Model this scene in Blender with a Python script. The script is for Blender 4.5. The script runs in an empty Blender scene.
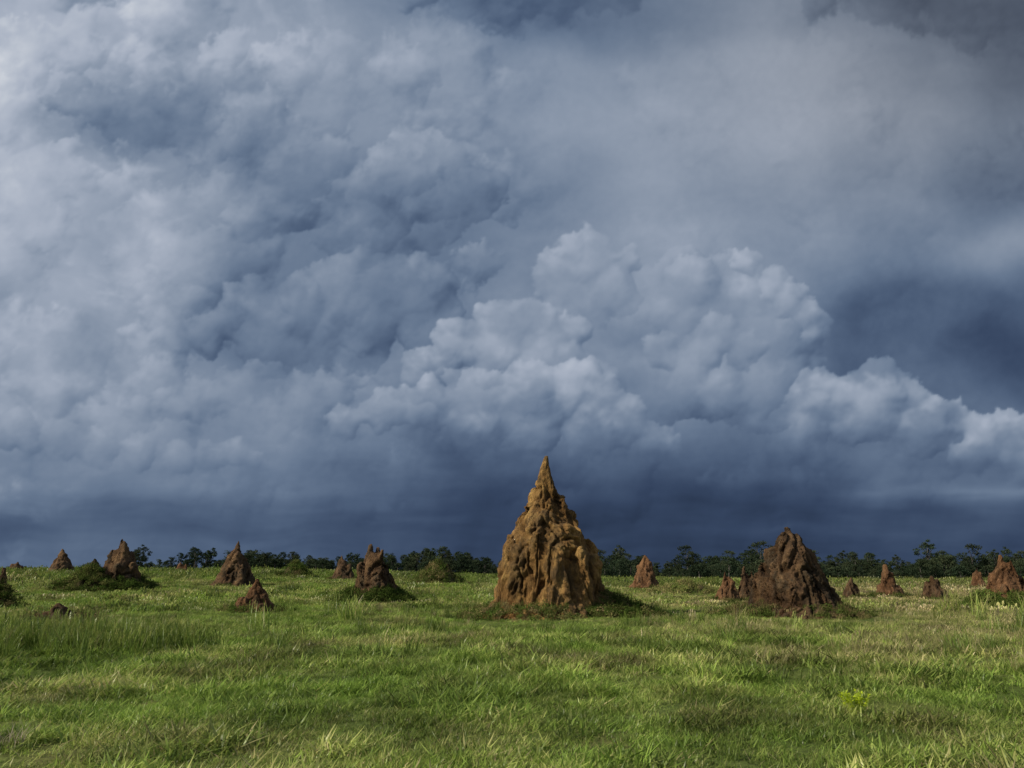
import bpy, math, random
import numpy as np
from mathutils import Vector, noise, Euler, Matrix

scene = bpy.context.scene
rng = np.random.default_rng(11)
random.seed(5)
CAM_H = 1.5
PITCH = math.radians(12.76)
FOC = 830.0

# ------------------------------------------------------------------ helpers
GC = np.cos(np.arange(1024) / 1024 * 2 * np.pi); GS = np.sin(np.arange(1024) / 1024 * 2 * np.pi)
def perlin(x, y, seed=0):
    x = np.asarray(x, float); y = np.asarray(y, float)
    xi = np.floor(x).astype(np.int64); yi = np.floor(y).astype(np.int64)
    xf = x - xi; yf = y - yi
    def g(ix, iy, dx, dy):
        h = (ix * 374761393 + iy * 668265263 + seed * 144269501) & 0xffffffff
        h = ((h ^ (h >> 13)) * 1274126177) & 0xffffffff
        h = (h ^ (h >> 16)) & 1023
        return GC[h] * dx + GS[h] * dy
    u = xf * xf * xf * (xf * (xf * 6 - 15) + 10)
    v = yf * yf * yf * (yf * (yf * 6 - 15) + 10)
    n00 = g(xi, yi, xf, yf); n10 = g(xi + 1, yi, xf - 1, yf)
    n01 = g(xi, yi + 1, xf, yf - 1); n11 = g(xi + 1, yi + 1, xf - 1, yf - 1)
    return ((n00 * (1 - u) + n10 * u) * (1 - v) + (n01 * (1 - u) + n11 * u) * v) * 1.5

def fbm(x, y, octv=5, seed=0, gain=0.5):
    s = 0; a = 1.0; f = 1.0
    for i in range(octv):
        s = s + a * perlin(x * f + 17.3 * i, y * f - 9.1 * i, seed + i)
        a *= gain; f *= 2.03
    return s

def sstep(a, b, x):
    t = np.clip((np.asarray(x, float) - a) / (b - a), 0, 1)
    return t * t * (3 - 2 * t)

def mesh_from_arrays(name, verts, quads=None, tris=None):
    me = bpy.data.meshes.new(name)
    verts = np.asarray(verts, np.float32)
    nq = 0 if quads is None else len(quads); nt = 0 if tris is None else len(tris)
    loops = []
    if nq: loops.append(np.asarray(quads, np.int32).ravel())
    if nt: loops.append(np.asarray(tris, np.int32).ravel())
    loops = np.concatenate(loops)
    starts = np.concatenate([np.arange(nq) * 4, nq * 4 + np.arange(nt) * 3]).astype(np.int32)
    me.vertices.add(len(verts)); me.vertices.foreach_set("co", verts.ravel())
    me.loops.add(len(loops)); me.loops.foreach_set("vertex_index", loops)
    me.polygons.add(nq + nt); me.polygons.foreach_set("loop_start", starts)
    me.update(calc_edges=True)
    return me

def link(ob):
    scene.collection.objects.link(ob); return ob

def new_mat(name):
    m = bpy.data.materials.new(name); m.use_nodes = True
    nt = m.node_tree; nt.nodes.clear()
    out = nt.nodes.new('ShaderNodeOutputMaterial')
    return m, nt, out

def N(nt, typ, **kw):
    n = nt.nodes.new(typ)
    for k, v in kw.items(): setattr(n, k, v)
    return n

def ramp(nt, stops, interp='LINEAR'):
    r = nt.nodes.new('ShaderNodeValToRGB'); cr = r.color_ramp; cr.interpolation = interp
    while len(cr.elements) < len(stops): cr.elements.new(0.5)
    for e, (p, c) in zip(cr.elements, stops):
        e.position = p; e.color = (*c, 1)
    return r

# ------------------------------------------------------------------ terrain
def terrain(x, y):
    x = np.asarray(x, float); y = np.asarray(y, float)
    b = -x / np.maximum(y, 1.0)
    z = 0.10 * perlin(x / 8.0, y / 8.0, 3) + 0.045 * perlin(x / 2.1, y / 2.1, 4)
    z = z * sstep(0, 8, np.hypot(x, y))
    z = z - 0.20 * sstep(14, 27, y) * (1 - sstep(45, 62, y))
    z = z + 1.15 * sstep(40, 105, y) * sstep(-0.12, 0.38, b) * (1 - sstep(500, 900, y))
    z = z + 0.35 * sstep(30, 90, y) * sstep(-0.3, 0.1, b) * (1 - sstep(500, 900, y))
    z = z + 0.15 * sstep(30, 80, y) * perlin(x / 22.0, y / 22.0, 8)
    return z
def tz(x, y): return float(terrain(np.array([x]), np.array([y]))[0])

# ------------------------------------------------------------------ sky dome
X0, X1, Y0, Y1 = -130, 1154, -110, 610
gx, gy = np.meshgrid(np.arange(X0, X1, dtype=float), np.arange(Y0, Y1, dtype=float))
HH, WW = gx.shape
def blur(a, s):
    h, w = a.shape
    fx = np.fft.rfftfreq(w)[None, :]; fy = np.fft.fftfreq(h)[:, None]
    return np.fft.irfft2(np.fft.rfft2(a) * np.exp(-2 * (np.pi * s) ** 2 * (fx ** 2 + fy ** 2)), s=a.shape)
def sample(a, x, y, ox=None, oy=None):
    h, w = a.shape
    u = np.clip(x - (X0 if ox is None else ox), 0, w - 1.001); v = np.clip(y - (Y0 if oy is None else oy), 0, h - 1.001)
    ui = u.astype(int); vi = v.astype(int); fu = u - ui; fv = v - vi
    return (a[vi, ui] * (1 - fu) + a[vi, ui + 1] * fu) * (1 - fv) + (a[vi + 1, ui] * (1 - fu) + a[vi + 1, ui + 1] * fu) * fv

tab_y = [0, 60, 120, 180, 240, 300, 360, 420, 480, 520, 560]
tab = np.array([
 [166,164,142,124, 82,104,122, 80, 76],
 [182,132,154,140,128,136,142,112, 84],
 [166,106,124,136,136,144,146,126,106],
 [166,146,120,114,118,142,136,122, 96],
 [158,152,120,104,124,140,132,120,130],
 [150,142,112,104,126,132,130, 88, 82],
 [146,142,110,116,122,120,124, 80, 64],
 [142,138,124,116,112,104,100, 98, 98],
 [120,116,104, 84, 74, 66, 74, 98, 92],
 [ 80, 82, 78, 64, 54, 49, 53, 64, 66],
 [ 92, 88, 80, 64, 56, 52, 54, 60, 60]], float)
w1 = fbm(gx / 190, gy / 150, 5, 21) * 40
w2 = fbm(gx / 190, gy / 150, 5, 31) * 28
qx = np.clip((gx + w1) / 128.0, 0, 7.999)
qy = np.clip(np.interp(gy + w2 * (1 - 0.6 * sstep(440, 540, gy)), tab_y, np.arange(11)), 0, 9.999)
def cub(t): return t * t * (3 - 2 * t)
xi = qx.astype(int); yi = qy.astype(int); fx_ = cub(qx - xi); fy_ = cub(qy - yi)
L = (tab[yi, xi] * (1 - fx_) + tab[yi, xi + 1] * fx_) * (1 - fy_) + (tab[yi + 1, xi] * (1 - fx_) + tab[yi + 1, xi + 1] * fx_) * fy_
L = blur(L, 6)
band = sstep(435, 515, gy + 12 * fbm(gx / 90, gy / 40, 3, 33))
wx = fbm(gx / 120, gy / 100, 3, 41) * 16; wy = fbm(gx / 120, gy / 100, 3, 51) * 16
tex2 = fbm((gx + wx) / 80, (gy + wy) / 54, 6, 71, 0.52)
cal = 0.5 + 0.7 * sstep(-0.3, 0.5, fbm(gx / 230, gy / 200, 3, 81)) + 0.35 * (1 - sstep(60, 330, gx))
calr = 1 - 0.5 * sstep(520, 620, gx) * (1 - sstep(250, 330, gy))
L = L + (1 - band) * cal * calr * 11 * tex2
st = fbm(gx / 210 + wx / 160, gy / 20 + wx / 40, 5, 91)
L = L + band * 6.5 * st + 4 * st * sstep(380, 440, gy) * (1 - band)
L = L + band * 5 * fbm((gx + wx) / 90, (gy + wy) / 34, 5, 97)
rain = fbm((gx + 0.35 * gy) / 34, gy / 420, 3, 95)
L = L + 3.0 * rain * sstep(455, 500, gy)
shred = sstep(0.15, 0.95, fbm((gx + wx) / 90, (gy + wy) / 60, 6, 401, 0.55)) * (1 - sstep(150, 460, gx + gy * 0.5))
L = L + 24 * shred

def puffs(seeds, seed, Lb, amp, ao=10, lev=3, nch=9, light=(-0.35, 0.62, 0.70), fade=None, op=1.0, warp=6.0, soft=1.3, mask=None, keep=0.35, ub=12):
    global L
    r_ = random.Random(seed)
    cur = [(x, y, 0.0, r) for x, y, r in seeds]; allS = list(cur)
    for l in range(lev):
        nxt = []
        for (x, y, z, r) in cur:
            for k in range(nch):
                th = r_.uniform(0, 2 * math.pi); nz = r_.uniform(-0.15, 0.95); q = math.sqrt(1 - nz * nz)
                f = r_.uniform(0.64, 0.88)
                nxt.append((x + math.cos(th) * q * r * f, y + math.sin(th) * q * r * f, z + nz * r * f, r * r_.uniform(0.26, 0.5)))
        allS += nxt; cur = nxt
    pad = 45 + int(soft * 2)
    xs0 = max(int(min(x - 1.6 * r for x, y, r in seeds)) - pad, X0); xs1 = min(int(max(x + 1.6 * r for x, y, r in seeds)) + pad, X1)
    ys0 = max(int(min(y - 1.6 * r for x, y, r in seeds)) - pad, Y0); ys1 = min(int(max(y + 1.6 * r for x, y, r in seeds)) + pad, Y1)
    sl = (slice(ys0 - Y0, ys1 - Y0), slice(xs0 - X0, xs1 - X0))
    ax_, ay_ = gx[sl], gy[sl]; h_, w_ = ax_.shape
    hm = np.full((h_, w_), -1e3)
    for (x, y, z, r) in allS:
        if r < 1.2: continue
        a0 = max(int(x - r - xs0), 0); a1 = min(int(x + r - xs0) + 2, w_); b0 = max(int(y - r - ys0), 0); b1 = min(int(y + r - ys0) + 2, h_)
        if a1 <= a0 or b1 <= b0: continue
        dd = r * r - (ax_[b0:b1, a0:a1] - x) ** 2 - (ay_[b0:b1, a0:a1] - y) ** 2
        v = np.where(dd > 0, z + np.sqrt(np.maximum(dd, 0)), -1e3)
        hm[b0:b1, a0:a1] = np.maximum(hm[b0:b1, a0:a1], v)
    cov = (hm > -500).astype(float)
    h = np.where(cov > 0, hm, -6)
    ws = fbm(ax_ / 38, ay_ / 38, 5, seed + 100, 0.6); ws2 = fbm(ax_ / 38, ay_ / 38, 5, seed + 200, 0.6)
    sx = ax_ + ws * warp; sy = ay_ + ws2 * warp
    h = sample(blur(h, 1.2), sx, sy, xs0, ys0); cov = sample(blur(cov, soft), sx, sy, xs0, ys0)
    sh = 0
    for s, wgt in ((1.1, 0.20), (4.0, 0.34), (11.0, 0.46)):
        hb = blur(h, s); gyy, gxx = np.gradient(hb)
        k = 0.9
        nz = 1 / np.sqrt(1 + (gxx * k) ** 2 + (gyy * k) ** 2)
        lam = (-gxx * k * nz) * light[0] + (gyy * k * nz) * light[1] + nz * light[2]
        sh = sh + wgt * lam
    aoo = np.clip((h - blur(h, 9)) / 12, -1.2, 1.0)
    under = blur(L[sl], ub)
    lay = (Lb * (1 - keep) + under * keep) + amp * (sh - 0.55) * 1.6 + ao * aoo + 4 * ws2
    a = sstep(0.18, 0.9, cov + 0.12 * ws) * op
    melt = sstep(-0.45, 0.45, fbm(ax_ / 60, ay_ / 42, 4, seed + 300)); a = a * (0.5 + 0.5 * melt)
    if fade: a = a * (1 - sstep(fade[0], fade[1], ay_ + 22 * ws + 0.3 * w1[sl]))
    if mask is not None: a = a * mask[sl]
    L[sl] = L[sl] * (1 - a) + lay * a

# broad billowing wall of cloud filling the left and middle of the sky
rs = random.Random(77)
for q in range(3):
    seeds = [(rs.uniform(-110, 540), rs.uniform(-90, 430), rs.uniform(22, 58)) for _ in range(28)]
    puffs(seeds, 500 + q, 0, (34, 30, 26)[q], ao=7, lev=2, nch=11, keep=1.0, ub=9, op=(0.75, 0.65, 0.55)[q], soft=(3.0, 4.5, 6)[q], warp=12, mask=(1 - sstep(470, 600, gx)) * (1 - sstep(400, 470, gy)))
seeds = [(rs.uniform(500, 900), rs.uniform(40, 300), rs.uniform(30, 70)) for _ in range(16)]
puffs(seeds, 520, 0, 13, ao=3, lev=2, nch=11, keep=1.0, ub=9, op=0.5, soft=9, warp=16, mask=sstep(480, 600, gx))
# ragged undersides hanging into the dark band
seeds = [(rs.uniform(-100, 1120), rs.uniform(440, 505), rs.uniform(16, 36)) for _ in range(40)]
puffs(seeds, 540, 0, 15, ao=3, lev=2, nch=9, keep=1.0, ub=7, op=0.6, soft=6, warp=16, fade=(480, 530))

# far back tower, right
puffs([(700,310,56),(655,330,50),(745,305,44),(768,335,48),(725,280,30),(775,300,26),(800,322,22),(808,343,15),(700,370,55),(760,385,48),(640,385,50),(792,372,24),(812,368,14)],
      3, 128, 40, ao=8, fade=(380, 480), op=1.0, mask=sstep(590, 730, gx + 0.3 * w1), soft=1.2)
puffs([(770,285,16),(790,300,18),(808,318,16),(815,335,12),(745,262,14)], 4, 150, 42, ao=8, fade=(330, 385), op=0.85, soft=1.3)
puffs([(700,350,20),(720,335,22),(745,350,18),(690,375,22),(660,350,18)], 6, 128, 36, ao=7, fade=(365, 410), op=0.7, soft=2.0)
# soft central heads
puffs([(588,262,32),(560,282,30),(606,290,30),(622,262,15),(575,310,34)], 5, 140, 34, ao=8, fade=(285, 345), op=0.85, soft=1.9)
# right low cumulus
puffs([(884,378,22),(858,384,16),(905,394,20),(845,402,28),(812,398,26),(872,410,34),(930,410,16),(955,418,15),(925,430,28),(975,428,18),(1005,432,20),(1040,432,24),(1080,440,34),(1130,440,40),(980,450,26),(800,432,34),(1030,460,30)],
      8, 142, 48, ao=10, fade=(400, 520), op=1.0, keep=0.35, mask=sstep(740, 830, gx + 0.4 * (420 - gy)))
# dark high fractus
puffs([(470,192,28),(446,208,28),(420,226,30),(494,186,14),(380,255,28)], 12, 94, 24, ao=6, fade=(205, 290), op=0.85, soft=2.2, warp=9)
puffs([(95,105,28),(140,120,34),(190,130,30),(75,95,18),(230,140,22)], 13, 98, 18, ao=4, fade=(125, 185), op=0.7, soft=6, warp=18)
puffs([(480,-18,40),(560,-14,40),(610,-24,38),(520,-2,28)], 14, 86, 14, ao=3, fade=(30, 90), op=0.7, soft=8, warp=20)
puffs([(900,-16,50),(960,-2,44),(1010,0,46),(850,-30,40),(1080,10,60)], 15, 78, 12, ao=3, fade=(40, 100), op=0.7, soft=11, warp=26)
puffs([(1010,170,34),(975,180,24),(1060,165,44)], 16, 90, 14, ao=3, fade=(180, 225), op=0.7, soft=4, warp=18)
# left centre dark billows
puffs([(205,335,20),(232,318,24),(262,308,28),(300,312,36),(345,290,36),(380,285,36),(420,290,38),(350,335,44),(270,345,36),(430,330,36)],
      21, 104, 36, ao=9, fade=(320, 430), op=0.9, soft=1.6)
puffs([(200,400,22),(235,392,26),(270,388,26),(305,392,24),(335,388,22),(170,408,20),(300,410,26),(250,415,28)], 22, 124, 30, ao=7, fade=(400, 450), op=0.7, soft=2.6, warp=10)
# front bank
puffs([(500,318,20),(525,325,24),(548,338,26),(575,330,18),(500,350,34),(455,345,26),(540,365,36),(590,372,20),(600,396,30),(430,375,30)],
      24, 136, 44, ao=9, fade=(370, 440), op=0.95, soft=1.4)
puffs([(625,418,24),(655,438,18),(672,448,12),(600,402,26),(575,385,30),(530,392,34),(480,398,34),(430,405,26),(385,412,22),(345,420,17),(590,430,30),(480,425,30),(530,425,30)],
      25, 138, 46, ao=10, fade=(398, 480), op=1.0, keep=0.35)
# low left rolls
puffs([(235,452,13),(210,456,15),(180,458,16),(140,452,18),(255,460,9),(100,448,20),(60,440,20),(15,430,24),(-30,425,30),(-90,430,34)],
      27, 128, 30, ao=7, fade=(446, 496), op=0.8, soft=2.0)
puffs([(30,55,30),(80,40,30),(10,120,34),(60,170,34),(120,180,26),(20,200,40),(150,60,26),(230,55,26),(160,20,28)], 29, 168, 30, ao=8, fade=(150, 240), op=0.6, soft=4, warp=16)
shelf = np.exp(-((gy - 492 - 3 * st) / 7.0) ** 2) * sstep(800, 880, gx)
L = L + shelf * (9 + 8 * st)
L = L + 1.6 * fbm(gx / 9, gy / 9, 3, 7) * (1 - 0.6 * band)
L = np.clip(L + 1.5, 38, 208)

LK = [38, 60, 85, 110, 140, 170, 205]
R = np.interp(L, LK, [36, 53, 76, 102, 136, 169, 206])
G = np.interp(L, LK, [48, 68, 93, 119, 149, 178, 211])
B = np.interp(L, LK, [69, 94, 119, 143, 168, 194, 219])
gm = sstep(500, 950, gx) * (1 - sstep(60, 300, gy)) * 0.45
gr = (R + G + B) / 3
R = R * (1 - gm) + gr * gm; G = G * (1 - gm) + gr * gm; B = B * (1 - gm) + gr * gm * 1.03
def lin(c):
    c = c / 255.0
    return np.where(c <= 0.04045, c / 12.92, ((c + 0.055) / 1.055) ** 2.4)
Rl, Gl, Bl = lin(R), lin(G), lin(B)

azs = np.radians(np.concatenate([np.arange(-75, -36, 1.0), np.arange(-36, 36, 0.09), np.arange(36, 75.1, 1.0)]))
els = np.radians(np.concatenate([np.arange(-1.5, 40, 0.085), np.arange(40, 80, 1.0)]))
AZ, EL = np.meshgrid(azs, els)
dx = np.sin(AZ) * np.cos(EL); dy = np.cos(AZ) * np.cos(EL); dz = np.sin(EL)
dep = np.maximum(dy * math.cos(PITCH) + dz * math.sin(PITCH), 0.12)
upc = -dy * math.sin(PITCH) + dz * math.cos(PITCH)
cx = 512 + FOC * dx / dep; cy = 384 - FOC * upc / dep
def mirror(v, a, b):
    t = np.mod(v - a, 2 * (b - a)); return a + np.where(t > (b - a), 2 * (b - a) - t, t)
cx = mirror(cx, X0 + 1, X1 - 2); cy = np.where(cy > Y1 - 3, Y1 - 3, np.where(cy < Y0 + 1, np.minimum(2 * (Y0 + 1) - cy, 200), cy))
cols = np.ones((AZ.size, 4), np.float32)
for i, ch in enumerate((Rl, Gl, Bl)): cols[:, i] = sample(ch, cx, cy).ravel()
RAD = 3000.0
v = np.stack([dx.ravel() * RAD, dy.ravel() * RAD, dz.ravel() * RAD + CAM_H], 1)
ny, nx = AZ.shape
idx = np.arange(ny * nx).reshape(ny, nx)
quads = np.stack([idx[:-1, :-1], idx[1:, :-1], idx[1:, 1:], idx[:-1, 1:]], -1).reshape(-1, 4)
me = mesh_from_arrays("sky", v, quads)
ca = me.color_attributes.new("cloud_colour", 'FLOAT_COLOR', 'POINT')
ca.data.foreach_set("color", cols.ravel())
sky = link(bpy.data.objects.new("sky", me))
m, nt, out = new_mat("storm_cloud_sky")
at = N(nt, 'ShaderNodeAttribute', attribute_name="cloud_colour")
em = N(nt, 'ShaderNodeEmission'); em.inputs['Strength'].default_value = 1.0
nt.links.new(at.outputs['Color'], em.inputs['Color']); nt.links.new(em.outputs[0], out.inputs['Surface'])
m.cycles.emission_sampling = 'NONE'
me.materials.append(m)

# ------------------------------------------------------------------ world + sun
to_sun = Vector((-0.90, -0.34, 0.66)).normalized()
sun_el = math.asin(to_sun.z); sun_rot = math.atan2(to_sun.x, to_sun.y)
w = bpy.data.worlds.new("World"); scene.world = w; w.use_nodes = True
nt = w.node_tree; nt.nodes.clear()
wo = nt.nodes.new('ShaderNodeOutputWorld'); bg = nt.nodes.new('ShaderNodeBackground'); bg.inputs['Strength'].default_value = 0.12
sk = nt.nodes.new('ShaderNodeTexSky'); sk.sky_type = 'NISHITA'; sk.sun_disc = False
sk.sun_elevation = sun_el; sk.sun_rotation = sun_rot
tc = nt.nodes.new('ShaderNodeTexCoord')
nz = N(nt, 'ShaderNodeTexNoise'); nz.inputs['Scale'].default_value = 2.6; nz.inputs['Detail'].default_value = 8; nz.inputs['Distortion'].default_value = 0.6
cr = ramp(nt, [(0.35, (1.3, 1.5, 1.9)), (0.7, (3.2, 3.5, 4.1))])
mr = ramp(nt, [(0.36, (0.35, 0.35, 0.35)), (0.6, (0.95, 0.95, 0.95))])
mx = N(nt, 'ShaderNodeMix', data_type='RGBA')
nt.links.new(tc.outputs['Generated'], nz.inputs['Vector'])
nt.links.new(nz.outputs['Fac'], cr.inputs[0]); nt.links.new(nz.outputs['Fac'], mr.inputs[0])
nt.links.new(mr.outputs[0], mx.inputs['Factor']); nt.links.new(sk.outputs[0], mx.inputs['A']); nt.links.new(cr.outputs[0], mx.inputs['B'])
nt.links.new(mx.outputs['Result'], bg.inputs['Color']); nt.links.new(bg.outputs[0], wo.inputs[0])
sd = bpy.data.lights.new("sun", 'SUN'); sd.energy = 4.8; sd.angle = math.radians(1.5); sd.color = (1.0, 0.91, 0.74)
so = link(bpy.data.objects.new("sun", sd)); so.rotation_euler = to_sun.to_track_quat('Z', 'Y').to_euler()
so.location = (-20, -10, 30)

# ------------------------------------------------------------------ ground
ax = np.sinh(np.linspace(-7.0, 7.0, 420)) / math.sinh(7.0) * 4200
ay = np.concatenate([np.linspace(-60, 0, 30)[:-1], np.linspace(0, 60, 200), 60 + np.geomspace(0.4, 4200, 120)])
GX, GY = np.meshgrid(ax, ay)
GZ = terrain(GX, GY)
ny, nx = GX.shape; idx = np.arange(ny * nx).reshape(ny, nx)
me = mesh_from_arrays("ground", np.stack([GX.ravel(), GY.ravel(), GZ.ravel()], 1),
    np.stack([idx[:-1, :-1], idx[:-1, 1:], idx[1:, 1:], idx[1:, :-1]], -1).reshape(-1, 4))
me.polygons.foreach_set("use_smooth", np.ones(len(me.polygons), bool))
ground = link(bpy.data.objects.new("ground", me))
m, nt, out = new_mat("pasture_turf")
tc = N(nt, 'ShaderNodeTexCoord')
n1 = N(nt, 'ShaderNodeTexNoise'); n1.inputs['Scale'].default_value = 0.35; n1.inputs['Detail'].default_value = 7
n2 = N(nt, 'ShaderNodeTexNoise'); n2.inputs['Scale'].default_value = 14; n2.inputs['Detail'].default_value = 6
nt.links.new(tc.outputs['Object'], n1.inputs['Vector']); nt.links.new(tc.outputs['Object'], n2.inputs['Vector'])
r1 = ramp(nt, [(0.35, (0.08, 0.12, 0.026)), (0.55, (0.115, 0.145, 0.036)), (0.75, (0.17, 0.145, 0.06))])
r2 = ramp(nt, [(0.3, (0.5, 0.5, 0.47)), (0.7, (1.15, 1.15, 1.1))])
mx = N(nt, 'ShaderNodeMix', data_type='RGBA', blend_type='MULTIPLY'); mx.inputs['Factor'].default_value = 1
nt.links.new(n1.outputs['Fac'], r1.inputs[0]); nt.links.new(n2.outputs['Fac'], r2.inputs[0])
nt.links.new(r1.outputs[0], mx.inputs['A']); nt.links.new(r2.outputs[0], mx.inputs['B'])
bs = N(nt, 'ShaderNodeBsdfPrincipled'); bs.inputs['Roughness'].default_value = 1; bs.inputs['Specular IOR Level'].default_value = 0.1
bp = N(nt, 'ShaderNodeBump'); bp.inputs['Strength'].default_value = 0.8; bp.inputs['Distance'].default_value = 0.05
nt.links.new(n2.outputs['Fac'], bp.inputs['Height']); nt.links.new(bp.outputs[0], bs.inputs['Normal'])
nt.links.new(mx.outputs['Result'], bs.inputs['Base Color']); nt.links.new(bs.outputs[0], out.inputs['Surface'])
me.materials.append(m)

# ------------------------------------------------------------------ mound material
def mound_mat(name, light, mid, dark, lichen=0.5):
    m, nt, out = new_mat(name)
    tc = N(nt, 'ShaderNodeTexCoord')
    mp = N(nt, 'ShaderNodeMapping'); mp.inputs['Scale'].default_value = (1, 1, 0.5)
    nt.links.new(tc.outputs['Object'], mp.inputs['Vector'])
    a = N(nt, 'ShaderNodeTexNoise'); a.inputs['Scale'].default_value = 1.9; a.inputs['Detail'].default_value = 9; a.inputs['Roughness'].default_value = 0.7
    b = N(nt, 'ShaderNodeTexNoise'); b.inputs['Scale'].default_value = 9; b.inputs['Detail'].default_value = 8; b.inputs['Roughness'].default_value = 0.75
    c = N(nt, 'ShaderNodeTexNoise'); c.inputs['Scale'].default_value = 1.1; c.inputs['Detail'].default_value = 8; c.inputs['Roughness'].default_value = 0.78
    for q in (a, b, c): nt.links.new(mp.outputs[0], q.inputs['Vector'])
    ra = ramp(nt, [(0.34, dark), (0.5, mid), (0.66, light)])
    nt.links.new(a.outputs['Fac'], ra.inputs[0])
    rb = ramp(nt, [(0.3, (0.45, 0.43, 0.40)), (0.68, (1.25, 1.2, 1.1))])
    nt.links.new(b.outputs['Fac'], rb.inputs[0])
    m1 = N(nt, 'ShaderNodeMix', data_type='RGBA', blend_type='MULTIPLY'); m1.inputs['Factor'].default_value = 1
    nt.links.new(ra.outputs[0], m1.inputs['A']); nt.links.new(rb.outputs[0], m1.inputs['B'])
    rc = ramp(nt, [(0.49, (0, 0, 0)), (0.57, (lichen,) * 3)])
    nt.links.new(c.outputs['Fac'], rc.inputs[0])
    m2 = N(nt, 'ShaderNodeMix', data_type='RGBA')
    nt.links.new(rc.outputs[0], m2.inputs['Factor']); nt.links.new(m1.outputs['Result'], m2.inputs['A']); m2.inputs['B'].default_value = (0.06, 0.048, 0.032, 1)
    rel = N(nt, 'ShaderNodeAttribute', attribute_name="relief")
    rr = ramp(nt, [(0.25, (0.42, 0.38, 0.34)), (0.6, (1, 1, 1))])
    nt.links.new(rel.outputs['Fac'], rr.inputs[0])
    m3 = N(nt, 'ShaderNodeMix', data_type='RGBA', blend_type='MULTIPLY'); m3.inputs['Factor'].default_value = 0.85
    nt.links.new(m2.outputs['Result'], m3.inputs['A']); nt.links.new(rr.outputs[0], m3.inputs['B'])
    bs = N(nt, 'ShaderNodeBsdfPrincipled'); bs.inputs['Roughness'].default_value = 0.95; bs.inputs['Specular IOR Level'].default_value = 0.15
    bp = N(nt, 'ShaderNodeBump'); bp.inputs['Strength'].default_value = 1.0; bp.inputs['Distance'].default_value = 0.2
    nt.links.new(b.outputs['Fac'], bp.inputs['Height']); nt.links.new(bp.outputs[0], bs.inputs['Normal'])
    nt.links.new(m3.outputs['Result'], bs.inputs['Base Color']); nt.links.new(bs.outputs[0], out.inputs['Surface'])
    return m
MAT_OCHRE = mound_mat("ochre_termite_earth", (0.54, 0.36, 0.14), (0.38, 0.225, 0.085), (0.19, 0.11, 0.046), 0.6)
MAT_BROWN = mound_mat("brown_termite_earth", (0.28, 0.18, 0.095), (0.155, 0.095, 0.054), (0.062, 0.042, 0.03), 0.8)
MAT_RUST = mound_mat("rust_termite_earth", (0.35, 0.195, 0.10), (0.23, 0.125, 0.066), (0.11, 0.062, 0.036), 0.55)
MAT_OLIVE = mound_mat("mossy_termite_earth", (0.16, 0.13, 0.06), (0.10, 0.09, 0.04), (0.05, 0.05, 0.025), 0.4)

# ------------------------------------------------------------------ mound geometry
def cone(bv, bf, base, tip, rb, rt, p, seg=18, lev=9, ph=0):
    s = len(bv)
    for j in range(lev + 1):
        t = j / lev
        c = base.lerp(tip, t)
        r = rt + (rb - rt) * (1 - t) ** p
        for i in range(seg):
            a = 2 * math.pi * i / seg + ph
            bv.append((c.x + r * math.cos(a), c.y + r * math.sin(a), c.z))
    for j in range(lev):
        for i in range(seg):
            k = (i + 1) % seg
            bf.append((s + j * seg + i, s + j * seg + k, s + (j + 1) * seg + k, s + (j + 1) * seg + i))
    bf.append(tuple(s + i for i in reversed(range(seg)))); bf.append(tuple(s + lev * seg + i for i in range(seg)))

def lathe(bv, bf, prof, seg=40, seed=0):
    s = len(bv)
    for j, (z, r, ox) in enumerate(prof):
        for i in range(seg):
            a = 2 * math.pi * i / seg
            q = 1 + 0.16 * noise.noise(Vector((math.cos(a) * 2.2, math.sin(a) * 2.2, z * 0.3 + seed)))
            bv.append((ox + r * q * math.cos(a), r * q * math.sin(a), z))
    n = len(prof)
    for j in range(n - 1):
        for i in range(seg):
            k = (i + 1) % seg
            bf.append((s + j * seg + i, s + j * seg + k, s + (j + 1) * seg + k, s + (j + 1) * seg + i))
    bf.append(tuple(s + i for i in reversed(range(seg)))); bf.append(tuple(s + (n - 1) * seg + i for i in range(seg)))

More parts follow.
